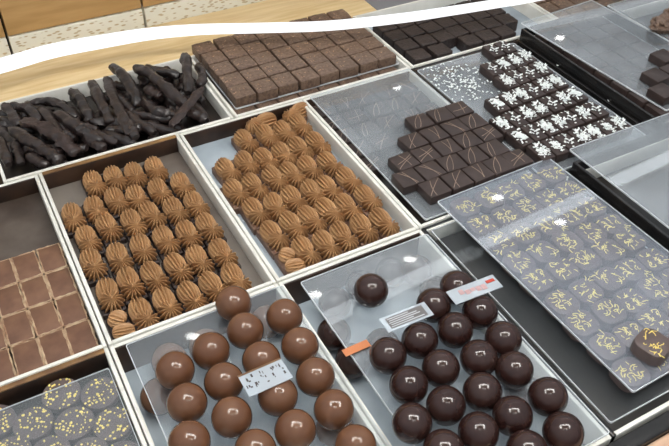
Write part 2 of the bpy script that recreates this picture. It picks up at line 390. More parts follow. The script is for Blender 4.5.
sheet('lower clear sheet beneath the raised grey sheet and its dark squares', 0.928, -0.1655, -0.0030, 0.186, 0.312, m='sheet')
sheet('clear sheet in the far corner carrying rough chocolate clusters', 1.122, -0.160, 0.0185, 0.196, 0.31, m='sheet_dust_sheen')
sheet('bare bluish clear sheet beside the gold-flecked squares', 0.760, -0.475, 0.0185, 0.200, 0.330, m='sheet_scuff_sheen')
sheet('clear sheet over the gold-dotted discs', -0.100, -0.5085, -0.0085, 0.186, 0.308, m='sheet_disc')

# ------------------------------------------------------------------ piped pralines
def ridged_dome(rx, ry, rz, n, depth, axis_tilt, seed, flat=0.0, star=False):
    """star: ridges radiate from the pole on top; otherwise the ridges run along the piped roll from back to front"""
    r = random.Random(seed); bm = bmesh.new()
    NU = n * 10; NV = 16
    ph = r.uniform(0, 6.28)
    def pt(u, v):
        th = 2 * math.pi * u / NU
        if star:
            al = (math.pi * 0.54) * v / NV
            rr = math.sin(al) * (1 - depth * math.sin(n * th / 2 + ph + 0.5 * v / NV) ** 2 * min(1, 1.6 * v / NV))
            h = math.cos(al) * (1.0 + 0.30 * max(0, 1 - v / 3.0)) - depth * .8 * math.sin(n * th / 2 + ph + 0.5 * v / NV) ** 2 * min(1, 2 * v / NV)
            return Vector((rx * rr * math.cos(th), ry * rr * math.sin(th), rz * h))
        al = math.pi * v / NV
        k = math.sin(al) ** 0.75 if 0 < v < NV else 0.0
        rr = k * (1 - depth * math.sin(n * th / 2 + ph + 0.25 * math.cos(al)) ** 2)
        return Vector((rx * rr * math.cos(th), ry * math.cos(al), rz * rr * math.sin(th)))
    top = bm.verts.new(pt(0, 0)); rows = []
    last = NV if star else NV - 1
    for v in range(1, last + 1): rows.append([bm.verts.new(pt(u, v)) for u in range(NU)])
    for u in range(NU): bm.faces.new((top, rows[0][u], rows[0][(u + 1) % NU]))
    for A, B in zip(rows, rows[1:]):
        for u in range(NU): bm.faces.new((A[u], B[u], B[(u + 1) % NU], A[(u + 1) % NU]))
    if star: bm.faces.new(rows[-1])
    else:
        bot = bm.verts.new(pt(0, NV))
        for u in range(NU): bm.faces.new((bot, rows[-1][(u + 1) % NU], rows[-1][u]))
    bmesh.ops.transform(bm, matrix=Matrix.Rotation(axis_tilt, 4, 'X'), verts=bm.verts)
    return bm

PROTO_Z = -10
def make_praline(seed, base_h, base_mat, shell_w, L):
    r = random.Random(seed)
    root = empty('piped_praline', (0, 0, 0)); root['category'] = 'praline'
    link('praline_base', box_mesh('praline_base', -shell_w * 1.13, shell_w * 1.13, -L * .53, L * .53, 0, base_h, 0.0012), M[base_mat], parent=root)
    bm = ridged_dome(shell_w * 1.08, L * 0.38, shell_w * 1.30, 16, 0.36, math.radians(-6), seed)
    s = link('piped_roll', to_mesh(bm, 'piped_roll', True), M['pipe'], parent=root, loc=(-0.0005, L * 0.16, base_h + shell_w * 0.30), rot=(0, 0, r.uniform(-.1, .1)))
    bm = ridged_dome(shell_w * 1.22, shell_w * 1.24, shell_w * 1.0, 14, 0.46, math.radians(24), seed + 50, star=True)
    link('piped_star', to_mesh(bm, 'piped_star', True), M['pipe'], parent=root, loc=(r.uniform(-.001, .001), -L * 0.265, base_h + shell_w * 0.42), rot=(0, 0, r.uniform(-.3, .3)))
    return root

def place_rows(items, pitch, mk, label_fn, reverse=False, y0=None):
    """items: (x, y); rows counted from the back, places counted along the row"""
    ys = sorted({round((y0 - y) / pitch) for x, y in items})
    rows = {k: sorted([it for it in items if round((y0 - it[1]) / pitch) == k], reverse=reverse) for k in ys}
    for ri, k in enumerate(ys):
        for ci, it in enumerate(rows[k]):
            ob = mk(it, ri, ci); ob['label'] = label_fn(ORD[ri + 1], ORD[ci + 1])

A = [(0.02, -0.202), (0.021, -0.107), (0.023, -0.26), (0.026, -0.158), (0.048, -0.308), (0.05, -0.254), (0.05, -0.106), (0.051, -0.207), (0.055, -0.147), (0.063, -0.053), (0.077, -0.305), (0.078, -0.258), (0.079, -0.101), (0.081, -0.205), (0.085, -0.154), (0.091, -0.055), (0.105, -0.109), (0.106, -0.309), (0.108, -0.257), (0.111, -0.203), (0.111, -0.15), (0.118, -0.06), (0.134, -0.306), (0.135, -0.256), (0.136, -0.109), (0.14, -0.207), (0.141, -0.156), (0.147, -0.061), (0.162, -0.305), (0.165, -0.258), (0.167, -0.111), (0.168, -0.206), (0.169, -0.157)]
B = [(0.225, -0.161), (0.232, -0.209), (0.233, -0.113), (0.234, -0.261), (0.252, -0.161), (0.256, -0.305), (0.26, -0.212), (0.263, -0.256), (0.263, -0.11), (0.283, -0.159), (0.283, -0.062), (0.284, -0.307), (0.287, -0.21), (0.289, -0.257), (0.29, -0.116), (0.308, -0.162), (0.311, -0.303), (0.316, -0.21), (0.316, -0.064), (0.317, -0.254), (0.318, -0.115), (0.336, -0.161), (0.339, -0.212), (0.341, -0.302), (0.343, -0.257), (0.343, -0.068), (0.345, -0.114), (0.366, -0.165), (0.37, -0.304), (0.371, -0.062), (0.372, -0.208), (0.373, -0.115), (0.375, -0.254)]
protosA = [make_praline(s, 0.008, 'base', 0.0122, 0.047) for s in (1, 2, 3)]
protosB = [make_praline(s, 0.011, 'nougat', 0.0122, 0.047) for s in (4, 5, 6)]
used = set()
def spawn(protos, loc, rot, grp):
    p = rnd.choice(protos)
    if p.name not in used:
        used.add(p.name); p.location = loc; p.rotation_euler = rot; p['group'] = grp; return p
    c = copy_tree(p, loc, rot); c['group'] = grp; return c
place_rows(A, 0.0505, lambda it, r, c: spawn(protosA, (it[0], it[1] + 0.011, -0.0248), (0, 0, rnd.uniform(-.07, .07)), 'piped pralines in the ochre edged tray'),
           lambda r, c: f'piped milk praline on dark base, {r} row from orange peel, {c} from brown squares side', y0=-0.055)
place_rows(B, 0.0490, lambda it, r, c: spawn(protosB, (it[0], it[1] + 0.011, -0.0248), (0, 0, rnd.uniform(-.06, .06)), 'piped pralines in the packed tray'),
           lambda r, c: f'piped milk praline on nougat base, {r} row from milk blocks, {c} from drizzled squares side', reverse=True, y0=-0.063)
# loose or toppled ones
t1 = copy_tree(protosB[0], (0.3230, -0.0205, -0.0246), (0, 0, math.radians(-78))); t1['label'] = 'toppled piped praline lying crosswise against the brown back wall, bare floor beside it'; t1['group'] = 'piped pralines in the packed tray'
t2 = copy_tree(protosB[1], (0.3815, -0.0205, -0.0246), (0, 0, math.radians(-70))); t2['label'] = 'crosswise piped praline in the back corner, nearest the drizzled squares tray'; t2['group'] = 'piped pralines in the packed tray'
def broken(loc, label, grp, base_mat, bh):
    root = empty('piped_praline', loc); tag(root, label, 'praline', grp)
    link('praline_base', box_mesh('praline_base', -.0125, .0125, -.022, .022, 0, bh, 0.0012), M[base_mat], parent=root)
    link('piped_roll', to_mesh(ridged_dome(.0125, .010, .0085, 14, .3, 0, 31), 'piped_roll', True), M['pipe'], parent=root, loc=(0, .011, bh + .004), rot=(0.2, 0.1, 0.9))
    link('piped_roll', to_mesh(ridged_dome(.0105, .0125, .0085, 14, .3, 0, 32), 'piped_roll', True), M['pipe'], parent=root, loc=(.001, -.010, bh + .004), rot=(0, 0.1, 1.35))
    return root
broken((0.021, -0.299, -0.0248), 'misshapen piped praline split in two at the front corner near the brown squares', 'piped pralines in the ochre edged tray', 'base', .008)
broken((0.2335, -0.299, -0.0248), 'misshapen piped praline split in two at the front corner near the white divider', 'piped pralines in the packed tray', 'nougat', .011)

# ------------------------------------------------------------------ blocks
def block_mesh(name, w, l, h, bev, seed, rough=0.0, cuts=0):
    r = random.Random(seed)
    bm = bmesh.new(); add_box(bm, -w / 2, w / 2, -l / 2, l / 2, 0, h, bev, 2)
    if rough:
        bmesh.ops.subdivide_edges(bm, edges=[e for e in bm.edges if e.calc_length() > w * 0.4], cuts=cuts or 7, use_grid_fill=True)
        off = Vector((r.uniform(0, 50), r.uniform(0, 50), r.uniform(0, 50)))
        for v in bm.verts:
            if v.co.z > h * 0.5:
                v.co.z += rough * noise.noise(v.co * 260 + off) + rough * .6 * noise.noise(v.co * 600 + off)
    return to_mesh(bm, name, True, math.radians(40))

def chunk_mesh(seed, n, w, l, z, size):
    """crumbs lying on top of a block"""
    r = random.Random(seed); bm = bmesh.new()
    for _ in range(n):
        x, y = r.uniform(-w, w), r.uniform(-l, l); a = r.uniform(0, 3.14); s = size * r.uniform(.6, 1.3)
        c, d = math.cos(a) * s, math.sin(a) * s
        vs = [bm.verts.new(q) for q in ((x + c, y + d, z), (x - d * .45, y + c * .45, z), (x - c, y - d, z), (x + d * .45, y - c * .45, z))]
        t = bm.verts.new((x, y, z + s * .55))
        for k in range(4): bm.faces.new((vs[k], vs[(k + 1) % 4], t))
        bm.faces.new(list(reversed(vs)))
    return to_mesh(bm, 'crumbs')

def proto_block(name, cat, me, m, topping=None, tname=None, tmat=None):
    o = link(name, me, m); o['category'] = cat
    if topping is not None: link(tname, topping, tmat, parent=o)
    return o

# knobbly milk chocolate blocks, two layers with a sheet between
PB = [proto_block('chocolate_block', 'chocolate', block_mesh('chocolate_block', .0340, .0350, .0172, .0016, s, .0011), M['bar'], chunk_mesh(s, 7, .014, .014, .0170, .0022), 'nut_pieces', M['nut']) for s in (11, 12, 13, 14)]
items = [(0.3195 + .0363 * i, 0.044 + .0378 * j) for i in range(8) for j in range(5)]
place_rows(items, .0378, lambda it, r, c: spawn(PB, (it[0] + rnd.uniform(-.0012, .0012), it[1] + rnd.uniform(-.0012, .0012), -0.0032), (0, 0, rnd.uniform(-.04, .04)), 'upper layer of milk chocolate blocks'),
           lambda r, c: f'knobbly milk chocolate block atop clear sheet, {r} row from oak shelf, {c} from orange peel', y0=.1955)
items = [(0.315 + .0366 * i, 0.034) for i in range(8)] + [(0.315 + .0366 * 7, 0.034 + .038 * k) for k in (1, 2, 3)]
for x, y in items:
    b = spawn(PB, (x, y, -0.0248), (0, 0, rnd.uniform(-.03, .03)), 'lower layer of milk chocolate blocks'); b['label'] = 'knobbly milk chocolate block in the lower layer beneath the clear sheet'

# bumpy dark blocks
PD = [proto_block('chocolate_block', 'chocolate', block_mesh('chocolate_block', .0330, .0335, .0215, .0016, s, .0012), M['darkbar']) for s in (21, 22, 23)]
dk = [(0.6436, .0387), (0.6854, .0365), (0.644, .0769), (0.681, .0755), (0.644, .1128), (0.680, .112), (0.7165, .0735), (0.7165, .110), (0.717, .147), (0.645, .150), (0.681, .149),
      (0.7529, .0400), (0.789, .0400), (0.8258, .0387), (0.7501, .0770), (0.7865, .0760), (0.8220, .0745), (0.8585, .0740), (0.7520, .113), (0.7880, .112), (0.8240, .111), (0.8600, .111), (0.754, .150), (0.790, .149), (0.826, .149), (0.862, .148)]
place_rows(dk, .0370, lambda it, r, c: spawn(PD, (it[0], it[1], -0.0248), (0, 0, rnd.uniform(-.06, .06)), 'bumpy dark chocolate blocks'),
           lambda r, c: f'bumpy dark chocolate block, {r} row from oak shelf, {c} from milk blocks', y0=.149)

# brown blocks in the corner tray
for i in range(4):
    for j in range(3):
        b = spawn(PB, (0.965 + .038 * i, 0.040 + .040 * j, -0.0248), (0, 0, rnd.uniform(-.05, .05)), 'brown blocks in the corner tray')
        b['label'] = f'brown block in back corner tray, {ORD[j + 1]} row from clear sheet, {ORD[i + 1]} from dark blocks'

# drizzled dark squares
def drizzle_mesh(seed, w, z):
    r = random.Random(seed); bm = bmesh.new()
    for k in range(r.choice((2, 2, 3))):
        a = r.uniform(0, math.pi); off = r.uniform(-.35, .35) * w
        d = Vector((math.cos(a), math.sin(a))); nrm = Vector((-d.y, d.x)); P = []
        bow = r.uniform(-.25, .25) * w
        for i in range(13):
            t = -1 + i / 6
            q = d * (t * w * 1.2) + nrm * (off + bow * (1 - t * t))
            if abs(q.x) < w * .97 and abs(q.y) < w * .97: P.append((q.x, q.y, z))
        if len(P) > 2: add_tube(bm, P, 0.00052, 5, 0.7)
    return to_mesh(bm, 'drizzle', True)
PS = [proto_block('drizzled_square', 'chocolate', block_mesh('drizzled_square', .0332, .0325, .0138, .0016, s), M['square'], drizzle_mesh(s, .0163, .0139), 'caramel_drizzle', M['drizzle']) for s in range(40, 48)]
dr = [(x, -.150) for x in (.518, .555, .590)] + [(x, -.186) for x in (.483, .519, .555, .590)] + [(x, -.220) for x in (.446, .481, .517, .553, .589)] + [(x, -.253) for x in (.431, .4665, .502, .538, .574)] + [(x, -.286) for x in (.416, .451, .487, .522, .556, .591)]
dr = [(min(x, .5885), y) for x, y in dr if x > .42]
place_rows(dr, .0345, lambda it, r, c: spawn(PS, (it[0] - .001, it[1] - .002, 0.0026), (0, 0, rnd.uniform(-.05, .05)), 'dark squares with caramel drizzle'),
           lambda r, c: f'dark square with caramel drizzle, {r} row from the bare sheet, {c} from piped pralines', y0=-.150)
for j in range(8):
    for i in range(5):
        x, y = .424 + .0375 * i, -.026 - .0375 * j
        if all(abs(x - a) > .03 or abs(y - b) > .026 for a, b in dr):
            b = spawn(PS, (x + rnd.uniform(-.002, .002), y, -0.0248), (0, 0, rnd.uniform(-.08, .08)), 'drizzled squares under the scuffed sheet'); b['label'] = 'drizzled dark square seen dimly beneath the hazy clear sheet'

# coconut topped chocolates
def flakes_mesh(name, seed, n, w, l, z, clump=0.6):
    r = random.Random(seed); bm = bmesh.new()
    for _ in range(n):
        x, y = r.gauss(0, w * clump), r.gauss(0, l * clump)
        x = max(-w, min(w, x)); y = max(-l, min(l, y))
        zz = z + r.uniform(0, .0028); a = r.uniform(0, 6.28); L = r.uniform(.0018, .0042); b = r.uniform(.0006, .0012)
        d = Vector((math.cos(a), math.sin(a), r.uniform(-.4, .4))); nn = Vector((-math.sin(a), math.cos(a), r.uniform(-.5, .5))); up = d.cross(nn).normalized() * .0003
        c = Vector((x, y, zz + .0007))
        q = [c + d * L * .6 + nn * b, c - d * L * .6 + nn * b, c - d * L * .6 - nn * b, c + d * L * .6 - nn * b]
        lo = [bm.verts.new(p - up) for p in q]; hi = [bm.verts.new(p + up) for p in q]
        bm.faces.new(hi); bm.faces.new(list(reversed(lo)))
        for k in range(4): bm.faces.new((lo[k], lo[(k + 1) % 4], hi[(k + 1) % 4], hi[k]))
    return to_mesh(bm, name)
PC = [proto_block('coconut_chocolate', 'chocolate', block_mesh('coconut_chocolate', .0228, .0382, .0150, .0022, s), M['square'], flakes_mesh('coconut', s, n, .0095, .0145, .0148, .5), 'coconut_topping', M['coco']) for s, n in ((60, 60), (61, 84), (62, 44), (63, 96), (64, 70), (65, 22))]
co = [(.744, -.034), (.769, -.033), (.705, -.080), (.730, -.079), (.754, -.078), (.778, -.074), (.702, -.122), (.726, -.119), (.751, -.118), (.776, -.116)]
co += [(x, -.163 + (x - .7) * .08) for x in (.648, .673, .698, .722, .747, .772)]
co += [(x, -.206 + (x - .7) * .08) for x in (.622, .647, .672, .697, .723, .748, .773)]
co += [(x, -.248 + (x - .7) * .03) for x in (.624, .650, .675, .699, .722, .747, .772)]
co += [(x, -.290) for x in (.629, .654, .679, .704, .728, .752, .776)]
place_rows(co, .0425, lambda it, r, c: spawn(PC, (it[0], it[1], 0.0002), (0, 0, rnd.uniform(-.05, .05)), 'dark chocolates topped with coconut'),
           lambda r, c: f'dark chocolate topped with white coconut, {r} row from dark blocks, {c} from drizzled squares', y0=-.034)
bm_r = flakes_mesh('loose_coconut', 77, 190, .045, .055, .0, .6)
tag(link('loose_coconut', bm_r, M['coco'], loc=(.652, -.070, .0002)), 'white coconut flakes spilled over the clear sheet', 'coconut', kind='stuff')
tag(link('loose_coconut', flakes_mesh('loose_coconut', 78, 34, .014, .12, .0, .55), M['coco'], loc=(.840, -.16, -.0022 + .0005)), 'few white coconut flakes along the dark gap by the raised sheet', 'coconut', kind='stuff')

# gold-flecked squares
def fleck_curls(seed, n, w, z):
    r = random.Random(seed); bm = bmesh.new()
    for _ in range(n):
        x, y = r.uniform(-w, w), r.uniform(-w, w); a = r.uniform(0, 6.28); k = r.uniform(-1.6, 1.6); L = r.uniform(.004, .0085); P = []
        for i in range(6):
            P.append((x, y, z + r.uniform(0, .0002))); x += math.cos(a) * L / 5; y += math.sin(a) * L / 5; a += k / 3 + r.uniform(-.4, .4)
        add_tube(bm, P, [r.uniform(.0003, .0007) for _ in P], 4, 0.6)
    return to_mesh(bm, 'gold_curls', False)
def rounded_square(w, h, seed, rr=0.010):
    bm = bmesh.new(); rings = []
    prof = [(0.0, 0.0), (1.0, 0.0), (1.0, .7), (.965, .93), (.88, 1.0)]
    base = []
    for sx, sy, a0 in ((1, 1, 0), (-1, 1, 90), (-1, -1, 180), (1, -1, 270)):
        for k in range(7):
            a = math.radians(a0 + 15 * k); base.append((sx * (w / 2 - rr) + rr * math.cos(a), sy * (w / 2 - rr) + rr * math.sin(a)))
    for s, t in prof[1:]: rings.append([bm.verts.new((x * s, y * s, h * t)) for x, y in base])
    n = len(base)
    for P, Q in zip(rings, rings[1:]):
        for k in range(n): bm.faces.new((P[k], P[(k + 1) % n], Q[(k + 1) % n], Q[k]))
    bm.faces.new(list(reversed(rings[0]))); bm.faces.new(rings[-1])
    return to_mesh(bm, 'gold_flecked_square', True, math.radians(40))
M['goldsq'] = mat('matt_dark_chocolate', srgb(92, 78, 76), 0.5, srgb(80, 66, 64), 60, rand=0.06)
PG = [proto_block('gold_flecked_square', 'chocolate', rounded_square(.0350, .0120, s, .0115), M['goldsq'], fleck_curls(s, 22, .0125, .0121), 'gold_curls', M['goldfleck']) for s in range(80, 86)]
gy = [-.333, -.370, -.409, -.445, -.479, -.516, -.552, -.588, -.624]
go = [(x + rnd.uniform(-.0015, .0015), y + rnd.uniform(-.0015, .0015) + (0 if y < -.35 else -.0165 + .0165)) for x in (.467, .504, .5405, .577, .6135) for y in gy]
place_rows(go, .03637, lambda it, r, c: spawn(PG, (it[0], it[1], -0.0012), (0, 0, rnd.choice((0, 1.571, 3.142, 4.712)) + rnd.uniform(-.08, .08)), 'gold-flecked squares under the clear lid'),
           lambda r, c: f'gold-flecked dark square under clear lid, {r} row from drizzled squares, {c} from dark truffles', y0=-.333)
g = copy_tree(PG[0], (.4995, -.6165, .0140), (0, 0, .25)); g.scale.z = 1.3; g['label'] = 'single gold-flecked dark square lying on top of the clear lid'

# chocolates on the raised sheets
PR = [proto_block('dark_square', 'chocolate', block_mesh('dark_square', .0335, .0335, .0145, .0018, s), M['square']) for s in (101, 102)]
for i, (x, y, lab) in enumerate(((.957, -.201, 'dark square at the rear of the group on the raised grey sheet'), (.900, -.238, 'dark square at the corner facing the coconut, on the raised grey sheet'),
                                 (.936, -.240, 'dark square in the middle of the group on the raised grey sheet'), (.875, -.276, 'dark square nearest the front edge of the raised grey sheet'))):
    p = PR[i] if i < 2 else copy_tree(PR[i % 2], (0, 0, 0)); p.location = (x, y, .0209); p.rotation_euler = (0, 0, .06); p['label'] = lab; p['group'] = 'dark squares on the raised sheet'
for i in range(4):
    for j in range(8):
        c = copy_tree(PR[(i + j) % 2], (.864 + .037 * i, -.034 - .0365 * j, -.0006), (0, 0, rnd.uniform(-.05, .05))); c['label'] = 'dark square seen dimly beneath the raised grey sheet'; c['group'] = 'dark squares under the raised sheet'; c.scale.z = 1.2

def cluster(loc, seed, label):
    r = random.Random(seed); bm = bmesh.new()
    bmesh.ops.create_icosphere(bm, subdivisions=4, radius=.02)
    off = Vector((r.uniform(0, 40),) * 3)
    for v in bm.verts:
        d = v.co.normalized(); k = 1 + .35 * noise.noise(d * 3 + off) + .22 * abs(noise.noise(d * 9 + off))
        v.co = Vector((v.co.x * k * 1.2, v.co.y * k, max(v.co.z * k * .75, -.010)))
    o = link('chocolate_cluster', to_mesh(bm, 'chocolate_cluster', False), M['bar'], loc=loc); tag(o, label, 'chocolate', 'rough chocolate clusters'); return o
cluster((1.045, -.120, .0307), 1, 'rough brown chocolate cluster at the near edge of the far corner sheet')
cluster((1.092, -.105, .0307), 2, 'rough brown chocolate cluster behind the one at the sheet edge')
cluster((1.068, -.160, .0307), 3, 'rough brown chocolate cluster in front of the one at the sheet edge')

# flat brown squares with pale edges
def edge_frame(w, l, z, seed):
    r = random.Random(seed); bm = bmesh.new()
    for sx, sy, ex, ey in ((-1, -1, 1, -1), (1, -1, 1, 1), (1, 1, -1, 1), (-1, 1, -1, -1)):
        P = []
        for i in range(9):
            t = i / 8
            P.append(((sx + (ex - sx) * t) * w + r.uniform(-.0005, .0005), (sy + (ey - sy) * t) * l + r.uniform(-.0005, .0005), z))
        add_tube(bm, P, [r.uniform(.0006, .0020) for _ in P], 5, 0.5)
    return to_mesh(bm, 'pale_edge', True)
PQ = [proto_block('soft_square', 'chocolate', block_mesh('soft_square', .0284, .0455, .0135, .0025, s), M['soft'], edge_frame(.0134, .0220, .0128, s), 'pale_edge', M['seam']) for s in (111, 112, 113)]
sq = [(-.0215 - .0290 * i, -.157 - .0465 * j) for i in range(4) for j in range(4)]
place_rows(sq, .0465, lambda it, r, c: spawn(PQ, (it[0] + rnd.uniform(-.0005, .0005), it[1], -.0248), (0, 0, rnd.uniform(-.02, .02)), 'flat brown squares with pale edges'),
           lambda r, c: f'flat brown square with pale edges, {r} row from the bare floor, {c} from white divider', reverse=True, y0=-.157)

# gold-dotted discs
def disc(seed):
    r = random.Random(seed); bm = bmesh.new(); n = 40; R = .0196
    prof = [(R * .96, 0), (R, .0012), (R, .0068), (R * .97, .0080)]
    rings = [[bm.verts.new((q * math.cos(6.2832 * k / n), q * math.sin(6.2832 * k / n), z)) for k in range(n)] for q, z in prof]
    for P, Q in zip(rings, rings[1:]):
        for k in range(n): bm.faces.new((P[k], P[(k + 1) % n], Q[(k + 1) % n], Q[k]))
    bm.faces.new(list(reversed(rings[0]))); bm.faces.new(rings[-1])
    d = bmesh.new()
    for _ in range(46):
        a, q = r.uniform(0, 6.28), R * .92 * math.sqrt(r.uniform(.02, 1)); s = r.uniform(.0007, .0016)
        bmesh.ops.create_icosphere(d, subdivisions=1, radius=s, matrix=Matrix.Translation((q * math.cos(a), q * math.sin(a), .0082)) @ Matrix.Diagonal((1, r.uniform(.6, 1.4), .6, 1)))
    return to_mesh(bm, 'gold_dotted_disc', True, math.radians(40)), to_mesh(d, 'gold_dots')
PK = []
for s in (121, 122, 123):
    a, b = disc(s); PK.append(proto_block('gold_dotted_disc', 'chocolate', a, M['goldsq'], b, 'gold_dots', M['goldfleck']))
dd = [(-.0589, -.3575), (-.0238, -.3748), (-.0916, -.3789), (-.0560, -.3979), (-.0227, -.4165), (-.0850, -.4200), (-.0530, -.4390), (-.1245, -.3590), (-.0260, -.4580), (-.118, -.4030)]
dl = ['gold-dotted dark disc poking out behind the clear sheet edge', 'gold-dotted dark disc in the corner by the white divider', 'gold-dotted dark disc left of the middle one, under the clear sheet', 'gold-dotted dark disc in the middle of the clear sheet with the densest dots',
      'gold-dotted dark disc second along the white divider', 'gold-dotted dark disc second from the bottom edge of the picture, away from divider', 'gold-dotted dark disc half cut by the picture edge between two others', 'gold-dotted dark disc cut by the side edge behind the clear sheet', 'gold-dotted dark disc third along the white divider', 'gold-dotted dark disc by the side edge, in front of the cut one']
for (x, y), l in zip(dd, dl):
    p = spawn(PK, (x, y - .004, -.0248 + .0078), (rnd.uniform(-.05, .05) * 0, 0, rnd.uniform(0, 6.28)), 'gold-dotted dark discs'); p['label'] = l

# ------------------------------------------------------------------ truffles
def truffle_mesh(seed, R):
    r = random.Random(seed); bm = bmesh.new()
    bmesh.ops.create_uvsphere(bm, u_segments=48, v_segments=28, radius=R)
    off = Vector((r.uniform(0, 30),) * 3)
    for v in bm.verts:
        d = v.co.normalized(); v.co *= 1 + .010 * noise.noise(d * 1.6 + off)
        if v.co.z < -R * .93: v.co.z = -R * .93 + (v.co.z + R * .93) * .05
        v.co.z += R * .935
    return to_mesh(bm, 'truffle', True)
TM = [link('truffle', truffle_mesh(s, .0198), M['milk']) for s in (131, 132, 133)]
TD = [link('truffle', truffle_mesh(s, .0195), M['dark']) for s in (134, 135, 136)]
for t in TM + TD: t['category'] = 'truffle'
mk = [(.137, -.354), (.133, -.395), (.178, -.397), (.091, -.403), (.050, -.409), (.132, -.438), (.175, -.440), (.088, -.445), (.047, -.451), (.171, -.482), (.079, -.486), (.128, -.485), (.034, -.492), (.169, -.5245), (.126, -.527), (.084, -.529), (.168, -.568)]
dt = [(.282, -.409), (.370, -.450), (.332, -.460), (.371, -.492), (.291, -.494), (.251, -.495), (.332, -.500), (.290, -.534), (.370, -.534), (.250, -.536), (.332, -.542), (.355, -.571), (.269, -.573), (.229, -.574), (.310, -.577), (.239, -.612), (.279, -.612), (.319, -.613), (.364, -.612), (.307, -.649), (.350, -.650)]
place_rows(mk, .0425, lambda it, r, c: spawn(TM, (it[0] - .001, it[1] - .0025, .0026), (0, 0, rnd.uniform(0, 6.28)), 'milk chocolate truffles on the clear sheet'),
           lambda r, c: f'round milk chocolate truffle on clear sheet, {r} row from piped pralines, {c} from dark truffles', reverse=True, y0=-.354)
place_rows(dt, .0400, lambda it, r, c: spawn(TD, (it[0] - .0025, it[1] - .001, .0026), (0, 0, rnd.uniform(0, 6.28)), 'dark chocolate truffles on the clear sheet'),
           lambda r, c: f'round dark chocolate truffle on clear sheet, {r} row from piped pralines, {c} from milk truffles', y0=-.412)
for x, y in [(.055, -.3605), (.098, -.3605), (.172, -.3605), (.030, -.400), (.174, -.520), (.174, -.562), (.036, -.545)]:
    t = copy_tree(TM[0], (x, y, -.0438), (0, 0, rnd.uniform(0, 6))); t['label'] = 'milk chocolate truffle seen dimly beneath the clear sheet'; t['group'] = 'milk truffles under the clear sheet'
for x, y in [(.255, -.372), (.297, -.362), (.340, -.3605), (.371, -.372), (.371, -.413), (.232, -.412), (.232, -.455), (.272, -.452), (.372, -.575)]:
    t = copy_tree(TD[0], (x, y, -.0438), (0, 0, rnd.uniform(0, 6))); t['label'] = 'dark chocolate truffle seen dimly beneath the clear sheet'; t['group'] = 'dark truffles under the clear sheet'

# ------------------------------------------------------------------ candied orange peel
F = 748.41; C0 = Vector((-0.0396, -0.8828, 0.6411))
def at(px, py, z):
    d = RIGHT * ((px - 334.5) / F) + DOWN * ((py - 223) / F) + FWD
    return C0 + d * ((z - C0.z) / d.z)
def peel(P, w, label, flat=0.75, m='peel', group='chocolate orange peel heap', seed=0):
    r = random.Random(seed)
    Q = catmull([tuple(p) for p in P], 5)
    n = len(Q)
    rad = [w * 1.28 * (0.55 if i == 0 else 0.8 if i == 1 else .62 if i == n - 1 else .85 if i == n - 2 else 1) * r.uniform(.88, 1.12) for i in range(n)]
    bm = bmesh.new(); add_tube(bm, Q, rad, 8, flat, jit=.14, r=r)
    base = Vector(Q[0]).copy()
    bmesh.ops.subdivide_edges(bm, edges=list(bm.edges), cuts=1, use_grid_fill=True)
    of = Vector((r.uniform(0, 50), r.uniform(0, 50), r.uniform(0, 50)))
    for v in bm.verts:
        v.co += Vector((noise.noise(v.co * 90 + of), noise.noise(v.co * 90 + of * 2), noise.noise(v.co * 90 + of * 3))) * w * .30 + Vector((0, 0, noise.noise(v.co * 320 + of))) * w * .22
    for v in bm.verts: v.co -= base
    me = to_mesh(bm, 'orange_peel_stick', True, math.radians(60))
    o = link('orange_peel_stick', me, M[m], loc=base); tag(o, label, 'candied peel', group); return o
D = 'dark chocolate peel stick '
